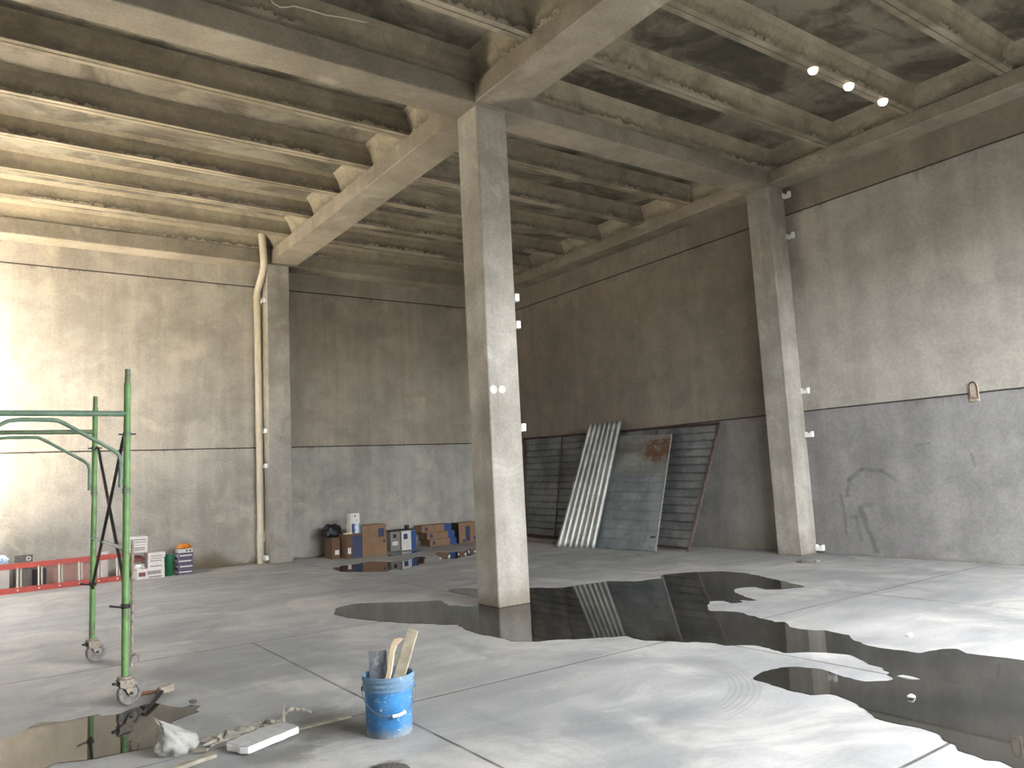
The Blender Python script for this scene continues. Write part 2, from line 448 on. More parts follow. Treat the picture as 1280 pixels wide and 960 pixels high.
# ------------------------------------------------------------------ puddles
PUD = {
 'main': [(3.58,8.89),(3.75,9.26),(4.04,9.44),(4.28,9.23),(4.72,8.85),(4.91,8.71),(4.8,8.3),(4.95,8.01),(5.17,8.18),(5.35,8.52),(5.4,9.32),(5.49,9.43),(5.64,9.4),(5.79,9.14),(6.27,8.6),(6.51,8.27),(6.75,8.23),(7.29,8.16),(7.51,7.85),(7.92,7.79),(8.2,7.99),(8.6,7.86),(8.69,7.74),(8.93,7.53),(8.95,7.11),(8.82,6.74),(8.64,6.35),(8.43,5.84),(8.27,5.85),(8.08,5.92),(7.98,6.06),(8.03,6.28),(7.86,6.4),(7.6,6.24),(7.43,5.98),(7.28,5.68),(7.17,5.83),(7.09,5.72),(6.97,5.78),(7.04,5.94),(6.91,6.03),(6.7,5.88),(6.48,5.63),(6.6,5.4),(6.47,5.02),(6.4,4.79),(6.46,4.73),(6.29,4.52),(6.3,4.35),(6.37,4.21),(6.31,3.98),(6.11,3.74),(6.07,3.57),(6.1,3.36),(6.1,3.25),(6.3,3.22),(6.41,3.11),(6.32,3.01),(6.34,2.84),(6.37,2.63),(6.31,2.3),(5.85,1.89),(5.0,1.2),(4.25,1.42),(4.12,1.6),(4.22,1.86),(4.25,1.92),(4.22,1.97),(4.24,2.03),(4.25,2.11),(4.32,2.16),(4.35,2.24),(4.4,2.27),(4.44,2.31),(4.45,2.42),(4.43,2.54),(4.44,2.69),(4.56,2.82),(4.64,2.97),(4.68,3.13),(4.58,3.21),(4.58,3.34),(4.6,3.51),(4.65,3.7),(4.8,3.77),(5.02,3.76),(5.11,3.7),(5.19,3.53),(5.13,3.31),(5.1,3.13),(5.21,3.03),(5.31,3.03),(5.36,3.11),(5.42,3.11),(5.53,3.23),(5.56,3.37),(5.71,3.6),(5.66,3.78),(5.55,3.9),(5.44,3.99),(5.44,4.09),(5.49,4.36),(5.34,4.51),(5.3,4.73),(5.14,4.96),(5.02,5.19),(5.0,5.44),(4.87,5.51),(4.64,5.67),(4.49,5.79),(4.32,5.88),(4.18,6.08),(4.17,6.31),(4.13,6.63),(4.15,6.78),(4.22,7.18),(4.08,7.39),(3.95,7.63),(3.75,8.02),(3.59,8.56)],
 'left': [(0.2,6.22),(0.29,6.23),(0.37,6.39),(0.43,6.45),(0.58,6.36),(0.7,6.36),(0.78,6.37),(0.8,6.3),(0.9,6.26),(0.95,6.31),(1.05,6.37),(1.15,6.37),(1.2,6.24),(1.28,6.09),(1.34,6.11),(1.39,6.03),(1.34,5.97),(1.35,5.89),(1.27,5.85),(1.16,5.78),(1.14,5.64),(1.14,5.54),(1.06,5.59),(1.0,5.41),(0.96,5.33),(0.84,5.33),(0.72,5.34),(0.6,5.35),(0.45,5.43),(0.4,5.38),(0.25,5.29),(-0.04,5.4),(-0.06,6.25)],
 'r1': [(5.47,13.61),(5.8,13.84),(6.05,13.87),(6.29,14.0),(6.48,13.88),(6.59,13.56),(6.82,13.43),(7.08,13.61),(7.34,13.86),(7.4,13.68),(7.15,13.25),(6.88,12.75),(6.51,12.48),(6.18,12.2),(6.1,12.43),(5.83,12.26),(5.55,12.61),(5.34,13.01)],
 'r2': [(7.27,14.92),(7.41,15.12),(7.69,15.06),(8.01,15.1),(8.06,14.98),(7.86,14.78),(7.5,14.66),(7.2,14.55),(7.05,14.62)],
 'r3': [(7.42,12.98),(7.62,13.4),(7.73,13.81),(8.03,14.31),(8.1,14.03),(8.32,13.94),(8.62,14.01),(9.04,14.2),(8.79,13.68),(8.26,13.16),(7.89,12.98),(7.62,12.88)],
 'r4': [(10.45,7.34),(10.63,7.33),(10.71,7.2),(10.68,7.04),(10.43,6.99),(10.31,7.11),(10.29,7.22)],
}
ISLE = [(5.37,3.05),(5.44,3.04),(5.44,2.96),(5.41,2.89),(5.35,2.92),(5.35,2.99)]
def puddle(pts, label, wob=.03, hole=None, name='puddle'):
    def smooth(pts, wob):
        out = []
        n = len(pts)
        P = [Vector((*p, 0)) for p in pts]
        for i in range(n):
            p0, p1, p2, p3 = P[i - 1], P[i], P[(i + 1) % n], P[(i + 2) % n]
            L = (p2 - p1).length
            k = max(2, min(10, int(L / .035)))
            for s in range(k):
                t = s / k
                q = .5 * ((2 * p1) + (p2 - p0) * t + (2 * p0 - 5 * p1 + 4 * p2 - p3) * t * t + (3 * p1 - p0 - 3 * p2 + p3) * t ** 3)
                q = q.lerp(p1.lerp(p2, t), .5)
                q += noise.noise_vector(q * 9) * wob * min(1, L / .25) + noise.noise_vector(q * 31) * wob * .35 * min(1, L / .25)
                q.z = 0
                out.append(q)
        return out
    loops = [smooth(pts, wob)]
    if hole: loops.append(smooth(hole, .005))
    allv = [v for l in loops for v in l]
    edges = []; base = 0
    for l in loops:
        edges += [(base + i, base + (i + 1) % len(l)) for i in range(len(l))]; base += len(l)
    vs, es, fs, *_ = delaunay_2d_cdt([v.to_2d() for v in allv], edges, [], 2 if hole else 1, 1e-5)
    if hole:   # drop the triangles that lie on the dry islet
        cx = sum(p[0] for p in hole) / len(hole); cy = sum(p[1] for p in hole) / len(hole)
        hl = [v.to_2d() for v in loops[1]]
        def inside(c):
            ins = False
            for i in range(len(hl)):
                a, b = hl[i], hl[i - 1]
                if (a.y > c.y) != (b.y > c.y) and c.x < (b.x - a.x) * (c.y - a.y) / (b.y - a.y) + a.x: ins = not ins
            return ins
        pl = [v.to_2d() for v in loops[0]]
        def inpoly(c):
            ins = False
            for i in range(len(pl)):
                a, b = pl[i], pl[i - 1]
                if (a.y > c.y) != (b.y > c.y) and c.x < (b.x - a.x) * (c.y - a.y) / (b.y - a.y) + a.x: ins = not ins
            return ins
        fs = [f for f in fs if (lambda c: inpoly(c) and not inside(c))(sum((vs[i] for i in f), Vector((0, 0))) / len(f))]
    m = MB(); bv = [m.bm.verts.new((v.x, v.y, .004)) for v in vs]
    for f in fs:
        try: m.bm.faces.new([bv[i] for i in f])
        except ValueError: pass
    bd = [e for e in m.bm.edges if len(e.link_faces) == 1]
    ex = bmesh.ops.extrude_edge_only(m.bm, edges=bd)
    for v in [q for q in ex['geom'] if isinstance(q, bmesh.types.BMVert)]: v.co.z = 0.0
    for v in [v for v in m.bm.verts if not v.link_faces]: m.bm.verts.remove(v)
    return tag(m.build(name, M['water']), label, 'puddle')
puddle(PUD['main'], 'large dark puddle spreading from the foot of the central column across the floor', .035, ISLE)
puddle(PUD['left'], 'puddle on the floor in front of the near scaffold wheel', .02)
puddle(PUD['r1'], 'small dark puddle on the floor in front of the big brown carton', .05)
puddle(PUD['r2'], 'thin wet strip on the floor at the foot of the grey and white cartons', .04)
puddle(PUD['r3'], 'narrow speckled puddle in front of the stack of three flat cartons', .06)
puddle(PUD['r4'], 'small wet spot on the floor before the column on the right wall', .02)

# ------------------------------------------------------------------ rolling scaffold
M['green'] = plain('green_paint', '#678c50', .55, var=.15, scale=9, dirt='#5b5c4a', dirt_amt=.75, dirt_scale=7)
M['green_bar'] = plain('green_bar_paint', '#67806a', .55, var=.15, scale=9, dirt='#565a4e', dirt_amt=.7, dirt_scale=7)
M['green_dull'] = plain('green_dull_paint', '#66785a', .6, var=.15, scale=9, dirt='#4d4d45', dirt_amt=.8, dirt_scale=6)
M['darksteel'] = plain('dark_steel', '#2f2723', .6, metal=.3, var=.25, dirt='#4a382c', dirt_amt=.5)
M['cement_steel'] = plain('cement_crusted_steel', '#8d8272', .8, var=.25, scale=30, dirt='#4a4038', dirt_amt=.8, dirt_scale=18)
M['rubber'] = plain('worn_grey_rubber', '#77736d', .8, var=.2, scale=25, dirt='#4f4a44', dirt_amt=.6, dirt_scale=20)
M['rust'] = plain('rusty_steel', '#5b3a2a', .8, metal=.2, var=.3, scale=20, dirt='#2c211c', dirt_amt=.6)
XP, YN, YFR = .962, 6.47, 8.36
sca = thing('rolling_scaffold', 'green steel scaffold frames on castor wheels standing in front of the red ladder', 'scaffold', (0, 0, 0))
def caster(x, y, ang):
    e = bpy.data.objects.new('caster', None); C.objects.link(e); e.parent = sca; e.location = (x, y, 0); e.rotation_euler = (0, 0, ang)
    Rw = .088
    ax = Matrix.Translation((.035, 0, Rw)) @ Matrix.Rotation(PI / 2, 4, 'X')
    m = MB(); m.lathe([(.0, -.017), (.03, -.017), (.035, -.012), (.055, -.010), (.062, -.02), (.08, -.021), (Rw, -.012), (Rw, .012), (.08, .021), (.062, .02), (.055, .010), (.035, .012), (.03, .017), (0, .017)], 28, ax)
    m.build('wheel', M['rubber'], e, 'auto')
    m = MB()
    for s in (-1, 1):   # forked bracket: a curved cheek on each side
        mt = Matrix.Translation((0, s * .033 - .003, 0)) @ Matrix.Rotation(PI / 2, 4, 'X')
        mt = Matrix.Translation((0, s * .031 + .0025, 0)) @ Matrix(((1, 0, 0, 0), (0, 0, -1, 0), (0, 1, 0, 0), (0, 0, 0, 1)))
        m.prism([(-.045, .19), (.05, .19), (.062, .15), (.055, .075), (.03, .065), (.014, .085), (-.005, .125), (-.045, .145)], mt, .005)
    m.box((-.05, -.034, .183), (.055, .034, .193))
    m.build('fork', M['cement_steel'], e)
    m = MB(); m.tube([(.035, -.045, Rw), (.035, .045, Rw)], .011, 10); m.build('axle', M['darksteel'], e, 'auto')
    m = MB(); m.lathe([(0, .193), (.05, .193), (.054, .2), (.05, .212), (.032, .216), (0, .216)], 20); m.build('swivel', M['cement_steel'], e, 'auto')
    m = MB(); m.tube([(-.02, 0, .17), (-.05, .0, .165), (-.075, -.012, .172)], .008, 8); m.box((-.085, -.02, .165), (-.06, .012, .18)); m.build('brake_lever', M['darksteel'], e, 'auto')
for (x, y, mt_, a) in ((XP, YN, 'green', .25), (XP, YFR, 'green', .35), (-.2, YN, 'green', -.4), (-.2, YFR, 'green', .1)):
    m = MB(); m.tube([(x, y, .205), (x, y, 2.40)], .0245, 18)
    post = m.build('post', M[mt_], sca, 'auto')
    m = MB(); m.tube([(x, y, 2.39), (x, y, 2.505)], .0195, 16); m.build('spigot', M['green_dull'], post, 'auto')
    for zc in (2.0, 1.57):
        m = MB(); m.lathe([(.0248, zc - .02), (.029, zc - .018), (.029, zc + .018), (.0248, zc + .02)], 16, Matrix.Translation((x, y, 0)), close=True)
        m.build('collar', M['green_dull'], post, 'auto')
    m = MB(); m.tube([(x - .06, y - .01, 2.0), (x + .06, y - .01, 2.002)], .006, 8); m.build('brace_pin', M['darksteel'], post, 'auto')
    m = MB()
    m.lathe([(.0248, .70), (.031, .70), (.031, .735), (.0248, .735)], 16, Matrix.Translation((x, y, 0)), close=True)
    m.tube([(x - .11, y - .02, .733), (x - .05, y - .02, .718), (x + .03, y - .025, .72)], .008, 8)
    m.build('locking_pin', M['darksteel'], post, 'auto')
    caster(x, y, a)
for y in (YN, YFR):
    m = MB(); m.tube([(-.2, y, 2.160), (XP, y, 2.160)], .0215, 16); m.build('crossbar', M['green_bar' if y == YN else 'green_dull'], sca, 'auto')
    # arched knee brace welded below the crossbar
    s = -1
    a = [(XP - .042, 1.60), (XP - .042, 1.80), (XP - .055, 1.845), (XP - .09, 1.88), (.545, 2.085), (.50, 2.108), (.45, 2.112), (.26, 2.112), (.2, 2.105), (.15, 2.075), (-.1, 1.87), (-.145, 1.83), (-.158, 1.79), (-.158, 1.60)]
    m = MB(); m.tube([(px, y, pz) for px, pz in a], .0145, 12); m.build('arched_brace', M['green_bar'], sca, 'auto')
    for (px, pz) in ((.93, 1.64), (.93, 1.76)):
        m = MB(); m.box((px - .012, y - .008, pz - .02), (px + .012, y + .008, pz + .02)); m.build('weld_tab', M['green_dull'], sca)
ex = XP + .02
for pts in ([(ex, YN + .02, 2.0), (ex - .03, YN + .06, 2.0), (ex - .03, YN + .14, 1.95), (ex - .03, YFR - .06, .70), (ex - .01, YFR + .02, .66)],
            [(ex, YFR - .02, 2.0), (ex + .0, YFR - .06, 2.0), (ex + .0, YFR - .14, 1.95), (ex, YN + .12, .80), (ex, YN + .02, .74)]):
    m = MB(); m.tube(pts, .0135, 10); m.build('cross_brace', M['darksteel'], sca, 'auto')
m = MB(); m.tube([(XP, YN + .02, 1.135), (XP, YFR - .02, 1.14)], .0145, 10); m.build('tie_bar', M['green_dull'], sca, 'auto')
# ridged steel rod hooked down the near post
pts = []; rs = []
for i in range(160):
    t = i / 159
    pts.append((XP + .045 + .004 * math.sin(t * 3), YN + .012, 1.20 - t * .93)); rs.append(.0095 + .003 * (i % 2))
m = MB(); m.tube(pts, rs, 8)
m.tube([(XP + .045, YN + .01, .34), (XP + .07, YN, .36), (XP + .09, YN - .01, .345), (XP + .10, YN - .015, .29)], .007, 8)
m.build('ridged_rod', M['cement_steel'], sca)

# hammer lying behind the near wheel
M['oldwood'] = plain('red_brown_wood', '#7a4f38', .8, var=.25, scale=30)
ham = thing('hammer', 'cement-caked hammer lying on the floor by the near scaffold wheel', 'hammer', (1.255, 6.59, 0), 0)
m = MB(); m.tube([(-.30, .10, .022), (-.15, .055, .024), (-.01, .005, .03)], [.016, .014, .013], 10); m.build('handle', M['oldwood'], ham, 'auto')
m = MB(); m.box((-.05, -.028, .006), (.075, .028, .062), Matrix.Rotation(.5, 4, 'Z')); m.bevel(.012, 2); m.subdiv(2); m.rough(.01, 30); m.build('head', M['cement_steel'], ham, 'auto')
m = MB(); m.tube([(-.02, -.02, .03), (-.08, -.16, .028), (-.15, -.33, .022), (-.20, -.44, .02)], [.02, .018, .015, .012], 8); m.tube([(-.20, -.44, .02), (-.215, -.36, .03)], [.014, .01], 8); m.build('claw', M['darksteel'], ham, 'auto')

# ------------------------------------------------------------------ red extension ladder lying on its edge
M['ladder_red'] = plain('red_fibreglass', '#b5402f', .45, var=.1, dirt='#8a3527', dirt_amt=.5)
M['alu'] = plain('aluminium', '#c9c4b4', .45, metal=.5, var=.1)
lad = thing('extension_ladder', 'red extension ladder with pale rungs lying on edge along the rear wall', 'ladder', (-.70, 15.20, 0), math.atan2(.26, 2.0))
LL = 3.0
def rail(y, z0, z1, name='rail'):
    m = MB()
    m.box((0, y - .014, z0), (LL, y - .008, z1)); m.box((0, y - .008, z0), (LL, y + .024, z0 + .012)); m.box((0, y - .008, z1 - .012), (LL, y + .024, z1))
    return m.build(name, M['ladder_red'], lad)
for y, dz in ((0, 0), (.075, .0)):
    rail(y + .0, .0 + dz, .088 + dz); rail(y + .05, .395 + dz, .48 + dz)
    for i in range(10):
        x = .16 + i * .305 + (.06 if y else 0)
        m = MB(); m.tube([(x, y + .006, .03), (x, y + .056, .45)], .0165, 12); rg = m.build('rung', M['alu'], lad, 'auto')
        if y == 0:
            m = MB(); m.lathe([(0, 0), (.016, 0), (.013, .006), (0, .008)], 12, Matrix.Translation((x, y - .014, .045)) @ Matrix.Rotation(PI / 2, 4, 'X')); m.build('rivet', M['alu'], rg, 'auto')

# ------------------------------------------------------------------ cartons and sacks along the rear wall
M['cardboard'] = plain('brown_cardboard', '#86684e', .85, var=.08, scale=6)
M['cardboard_dark'] = plain('dark_cardboard', '#654b38', .85, var=.1, scale=6)
M['cardboard_grey'] = plain('grey_cardboard', '#857f78', .85, var=.1, scale=6)
M['cardboard_white'] = plain('white_cardboard', '#cfcac2', .7, var=.06, scale=6)
M['carton_white'] = plain('white_tile_carton', '#e2dbd4', .6, var=.05)
M['navy'] = plain('navy_print', '#2a3552', .6, var=.08)
M['blue'] = plain('blue_print', '#1d447a', .6, var=.08)
M['teal'] = plain('teal_print', '#4f9fb4', .6, var=.08)
M['greyprint'] = plain('grey_print', '#9a918e', .6, var=.3, scale=60)
M['redprint'] = plain('red_brown_print', '#86504a', .7, var=.25, scale=40)
M['black'] = plain('black_plastic', '#16171a', .45, var=.2)
M['dark_lid'] = plain('dark_lid', '#24241f', .7, var=.2)
M['purple'] = plain('purple_carton', '#5b5468', .6, var=.15)
M['orange'] = plain('orange_plastic', '#d9822b', .6, var=.15)
M['paper'] = plain('paper_label', '#d8d4cb', .7, var=.06, scale=40)
M['greenbucket'] = plain('dark_green_plastic', '#1f6b45', .4, var=.08)
M['white_plastic'] = plain('white_plastic_film', '#d8d4ce', .35, var=.12, scale=9)
M['bluewhite'] = plain('blue_white_print', '#d9e2ea', .5, var=.05, dirt='#6a93c9', dirt_amt=.9, dirt_scale=11)

def carton(x0, x1, y0, y1, z0, z1, mat, label, name='carton', rot=0, group=None, marks=(), flaps=True, cat='box'):
    """marks: (face, u0, u1, v0, v1, material, name): u, v as fractions of the front ('f') or left ('l') face"""
    cx, cy = (x0 + x1) / 2, (y0 + y1) / 2
    t = thing(name, label, cat, (cx, cy, z0), rot, group)
    a, b, h = (x1 - x0) / 2, (y1 - y0) / 2, z1 - z0
    m = MB(); m.box((-a, -b, 0), (a, b, h)); m.bevel(min(.008, h * .06), 2)
    m.build('body', mat, t, False)
    if flaps:
        m = MB(); m.box((-a + .004, -b + .004, h), (a - .004, -.004, h + .004)); m.build('flap', mat, t)
        m = MB(); m.box((-a + .004, .004, h), (a - .004, b - .004, h + .004)); m.build('flap', mat, t)
    for (f, u0, u1, v0, v1, mm, nm) in marks:
        m = MB()
        if f == 'f': m.box((-a + 2 * a * u0, -b - .0025, h * v0), (-a + 2 * a * u1, -b + .004, h * v1))
        elif f == 'l': m.box((-a - .0025, b - 2 * b * u1, h * v0), (-a + .004, b - 2 * b * u0, h * v1))
        m.build(nm, M[mm], t)
    return t
def lumpy(name, loc, size, mat, label, cat, seed, amp=.25, fr=3., flat=.0, subs=4, group=None, point=None):
    bm_ = MB(); bmesh.ops.create_icosphere(bm_.bm, subdivisions=subs, radius=1.)
    for v in bm_.bm.verts:
        p = v.co.copy()
        d = noise.noise(p * fr * .5 + Vector((seed, 0, 0))) * amp + abs(noise.noise(p * fr * 1.7 + Vector((0, seed, 0)))) * amp * .8
        p *= 1 + d
        if point: 
            k = max(0, p.z) ** 2
            p.x = p.x * (1 - .55 * k) + point[0] * k; p.y = p.y * (1 - .55 * k) + point[1] * k; p.z *= 1 + .25 * k
        p.z = max(p.z, -.6)
        v.co = Vector((p.x * size[0], p.y * size[1], (p.z + .6) * size[2] / 1.6))
    o = bm_.build(name, mat, None, True); o.location = loc
    return tag(o, label, cat, group)

# -- left group, beside the ladder
L = 'white printed tile carton '
carton(2.47, 2.93, 15.36, 15.74, 0, .175, M['carton_white'], 'wide white carton at the bottom of the pile, beside the green bucket', 'tile_carton', marks=(('f', .36, .86, .42, .8, 'greyprint', 'printed_panel'), ('f', .05, .3, .3, .72, 'redprint', 'red_print'), ('f', .42, .9, .08, .26, 'greyprint', 'printed_line'), ('f', .12, .3, .02, .22, 'paper', 'paper_label')))
carton(2.655, 2.93, 15.38, 15.72, .18, .264, M['carton_white'], 'white carton lying directly on the wide carton beside the green bucket', 'tile_carton', marks=(('f', .12, .84, .3, .55, 'greyprint', 'printed_line'),), flaps=False)
carton(2.66, 2.928, 15.385, 15.715, .268, .352, M['carton_white'], 'second white carton up on the wide carton beside the green bucket', 'tile_carton', marks=(('f', .12, .84, .4, .62, 'greyprint', 'printed_line'),), flaps=False)
carton(2.65, 2.935, 15.38, 15.70, .360, .452, M['carton_white'], 'slightly askew white carton topping the stack next to the green bucket', 'tile_carton', rot=.06, marks=(('f', .1, .8, .3, .5, 'greyprint', 'printed_line'),))
carton(2.36, 2.645, 15.40, 15.72, .480, .612, M['carton_white'], 'white carton resting on the red sack, lower of the highest pair', 'tile_carton', marks=(('f', .15, .85, .3, .45, 'greyprint', 'printed_line'), ('f', .15, .85, .55, .72, 'greyprint', 'printed_line')), flaps=False)
carton(2.36, 2.65, 15.40, 15.72, .615, .755, M['carton_white'], 'topmost white carton of the tallest pile behind the scaffold post', 'tile_carton', marks=(('f', .2, .9, .3, .42, 'greyprint', 'printed_line'), ('f', .2, .9, .6, .75, 'greyprint', 'printed_line')))
lumpy('sack', (2.53, 15.55, .178), (.085, .13, .10), M['white_plastic'], 'crumpled white plastic sack wedged under the red-brown sack', 'sack', 4., .3, 4.)
lumpy('sack', (2.50, 15.57, .315), (.11, .13, .105), M['redprint'], 'red-brown sack squashed under the highest pair of white cartons', 'sack', 8., .2, 3.)
bk = thing('bucket', 'dark green plastic bucket between the white cartons and the purple cartons', 'bucket', (3.045, 15.58, 0))
m = MB(); m.lathe([(0, 0), (.075, 0), (.08, .01), (.09, .33), (.098, .335), (.098, .37), (.088, .372), (.085, .33), (.07, .03), (0, .03)], 28); m.build('shell', M['greenbucket'], bk, 'auto')
m = MB(); m.lathe([(.0, .372), (.1, .372), (.1, .385), (.04, .392), (0, .392)], 28); m.build('lid', M['greenbucket'], bk, 'auto')
for i, nm in enumerate(('bottom purple carton of the stack nearest the downpipe', 'second purple carton up in the stack nearest the downpipe', 'third purple carton up in the stack nearest the downpipe', 'uppermost purple carton, right under the pale packet')):
    dx = (.0, .012, -.008, .006)[i]
    carton(3.17 + dx, 3.43 + dx, 15.42, 15.72, .1 * i, .1 * i + .097, M['purple'], nm, 'tile_carton', marks=(('f', .08, .92, .4, .62, 'paper', 'printed_line'), ('l', .1, .9, .25, .75, 'white_plastic', 'end_label')), flaps=False)
carton(3.18, 3.43, 15.44, 15.70, .400, .468, M['cardboard_white'], 'pale packet on top of the purple cartons', 'packet', marks=(('f', .5, .65, .3, .7, 'black', 'printed_mark'), ('f', .75, .9, .3, .7, 'black', 'printed_mark')), flaps=False)
lumpy('plastic_bag', (3.30, 15.56, .474), (.115, .10, .085), M['orange'], 'orange plastic bag on top of the pale packet', 'bag', 2., .3, 4.)
# behind the ladder
carton(.30, .56, 15.60, 15.86, 0, .47, M['cardboard_white'], 'white carton standing behind the near end of the ladder', 'carton', marks=())
lumpy('sack', (.42, 15.73, .476), (.13, .10, .13), M['bluewhite'], 'blue and white plastic sack on the carton behind the ladder', 'sack', 11., .3, 3.)
M['pinkboard'] = plain('pinkish_board', '#a8857a', .8, var=.1)
m = MB(); m.box((.62, 15.93, 0), (1.9, 15.955, .40), Matrix.Identity(4)); tag(m.build('board', M['pinkboard']), 'long pinkish board on edge against the wall behind the ladder', 'board')
carton(.90, 1.10, 15.72, 15.88, 0, .33, M['black'], 'small black crate behind the middle of the ladder', 'crate', flaps=False)
M['galv'] = plain('galvanised_bracket', '#6e6a62', .6, metal=.4, var=.25, scale=25)
brk = thing('metal_bracket', 'grey perforated metal bracket standing up behind the ladder', 'bracket', (.74, 15.70, 0))
m = MB(); m.box((-.11, 0, 0), (.15, .03, .595)); m.bevel(.012, 2); m.build('plate', M['galv'], brk)
m = MB(); m.lathe([(.022, 0), (.036, 0), (.036, .006), (.022, .006)], 16, Matrix.Translation((.09, -.001, .53)) @ Matrix.Rotation(PI / 2, 4, 'X'), close=True); m.build('eyelet', M['paper'], brk, 'auto')
m = MB(); m.box((1.93, 15.78, 0), (2.06, 15.88, .52)); 
m.bevel(.01, 2); tag(m.build('carton', M['cardboard_white']), 'narrow pale carton peeping over the far end of the ladder', 'box')

# -- right group, past the rear column
carton(6.09, 6.27, 15.22, 15.62, 0, .42, M['cardboard_dark'], 'narrow dark brown carton under the black bag', marks=(('f', .35, .85, .2, .42, 'paper', 'paper_label'),))
carton(6.30, 6.64, 14.98, 15.40, 0, .485, M['cardboard_dark'], 'brown carton with a broad navy band, under the white and blue box', marks=(('f', .4, 1.002, .0, .93, 'navy', 'navy_band'), ('f', .1, .3, .2, .45, 'paper', 'paper_label')))
carton(6.66, 7.22, 15.00, 15.45, 0, .635, M['cardboard'], 'largest brown carton with a navy square near its top corner', marks=(('f', .66, .9, .6, .88, 'navy', 'navy_square'), ('f', .86, .93, .42, .5, 'black', 'hand_hole')))
carton(6.44, 6.655, 15.06, 15.28, .492, .70, M['carton_white'], 'white box with a blue band on the navy-banded carton', name='product_box', marks=(('f', .1, .42, .02, .98, 'blue', 'blue_band'), ('f', .8, 1.003, .02, .98, 'teal', 'teal_band'), ('f', .48, .56, .3, .42, 'navy', 'printed_dot'), ('f', .5, .58, .75, .9, 'navy', 'printed_dot')), flaps=False)
carton(6.45, 6.65, 15.07, 15.27, .703, .905, M['carton_white'], 'white box with dark dots, topmost of the pair on the brown carton', name='product_box', marks=(('f', .42, .54, .62, .84, 'navy', 'printed_dot'), ('f', .58, .68, .2, .36, 'teal', 'printed_dot'), ('f', .0, .3, .1, .9, 'paper', 'paper_label')), flaps=False)
lumpy('plastic_bag', (6.24, 15.565, .43), (.185, .105, .25), M['black'], 'black plastic bag slumped on the narrow dark carton', 'bag', 5., .35, 3.5)
m = MB(); m.box((-.08, -.06, 0), (.08, .06, .03)); m.bevel(.008, 2); o = m.build('sponge', plain('yellow_sponge', '#d8cf9f', .9)); o.location = (6.37, 15.05, .492); tag(o, 'pale yellow block on the corner of the navy-banded carton', 'block')
carton(7.54, 7.78, 15.48, 15.82, 0, .42, M['cardboard_grey'], 'grey carton with a black square and a white label', marks=(('f', .28, .6, .68, .88, 'dark_lid', 'black_square'), ('f', .2, .75, .3, .5, 'paper', 'paper_label')))
carton(7.80, 8.16, 15.46, 15.82, 0, .42, M['cardboard_white'], 'whitish carton with a navy square and a blue end beside the grey carton', marks=(('f', .14, .42, .58, .85, 'navy', 'navy_square'), ('f', .66, 1.003, .0, 1., 'blue', 'blue_end')))
m = MB(); m.box((-.30, -.17, 0), (.30, .17, .022)); m.bevel(.006, 2); o = m.build('lid', M['dark_lid']); o.name = 'tray'; o.location = (7.85, 15.64, .428); tag(o, 'flat dark tray lying on the grey and whitish cartons', 'tray')
cn = thing('tin_can', 'little dark tin on the flat dark tray', 'tin', (8.02, 15.62, .451)); m = MB(); m.lathe([(0, 0), (.055, 0), (.055, .085), (0, .085)], 20); m.build('body', M['dark_lid'], cn, 'auto'); m = MB(); m.lathe([(.05, .085), (.057, .085), (.057, .097), (.05, .097)], 20, close=True); m.build('rim', M['galv'], cn, 'auto')
for i, (nm, x0, x1) in enumerate((('lowest of the three flat cartons with blue ends', 8.60, 9.30), ('middle of the three flat cartons with blue ends', 8.53, 9.26), ('top of the three flat cartons with blue ends', 8.40, 9.17))):
    carton(x0, x1, 15.62, 15.98, i * .163, i * .163 + .158, M['cardboard'], nm, marks=(('f', .10, .2, .25, .75, 'navy', 'navy_square'), ('f', .76, 1.002, .02, .98, 'blue', 'blue_end')), flaps=(i == 2))
carton(9.40, 9.95, 15.66, 15.99, 0, .47, M['cardboard'], 'brown carton with a navy stripe, last one before the central column', marks=(('f', .34, .56, .08, .82, 'navy', 'navy_stripe'), ('l', .0, 1., .0, 1., 'dark_lid', 'dark_side'), ('f', .2, .3, .02, .2, 'navy', 'printed_mark'), ('f', .74, .9, .1, .3, 'navy', 'printed_mark')))
# pale chips shaped to stand for white reflections in the narrow puddle
M['chip'] = plain('pale_chip_glint', '#d6d2c8', .8)
for i, (x, y) in enumerate(((7.38, 13.02), (7.62, 13.1), (7.75, 13.3), (8.05, 13.45), (8.12, 13.3), (8.4, 13.62), (8.5, 13.55), (8.78, 13.9))):
    m = MB(); m.box((-.016, -.012, 0), (.016, .012, .03)); m.bevel(.004, 1); m.subdiv(1); m.rough(.008, 30, i)
    o = m.build('chip_glint', M['chip']); o.location = (x, y, .003); o.rotation_euler = (0, 0, i * 1.3)
    tag(o, 'small pale reflection, shaped as a chip, in the narrow puddle before the flat cartons', 'chip', 'white reflections in the narrow rear puddle')

# ------------------------------------------------------------------ downpipe
M['pvc'] = plain('cream_pvc', '#cfc6ae', .4, var=.05, scale=5)
dp = thing('downpipe', 'cream plastic downpipe beside the column on the rear wall', 'pipe', (4.87, 15.96, 0))
m = MB(); m.tube([(-.01, 0, 0), (-.005, 0, 1.0), (-.03, 0, 5.55), (-.028, -.02, 5.68), (.0, -.30, 6.0), (-.01, -.42, 6.12), (-.02, -.45, 6.25), (-.06, -.45, 6.84)], .072, 24); m.build('shaft', M['pvc'], dp, 'auto')
m = MB()
m.tube([(-.01, 0, .30), (-.01, 0, .66)], .081, 24); m.build('branch_fitting', M['pvc'], dp, 'auto')
m = MB(); m.tube([(.0, -.01, .40), (.085, -.03, .53), (.115, -.035, .60)], [.05, .062, .066], 20); m.tube([(.108, -.034, .59), (.122, -.036, .625)], .074, 20); m.build('side_socket', M['pvc'], dp, 'auto')
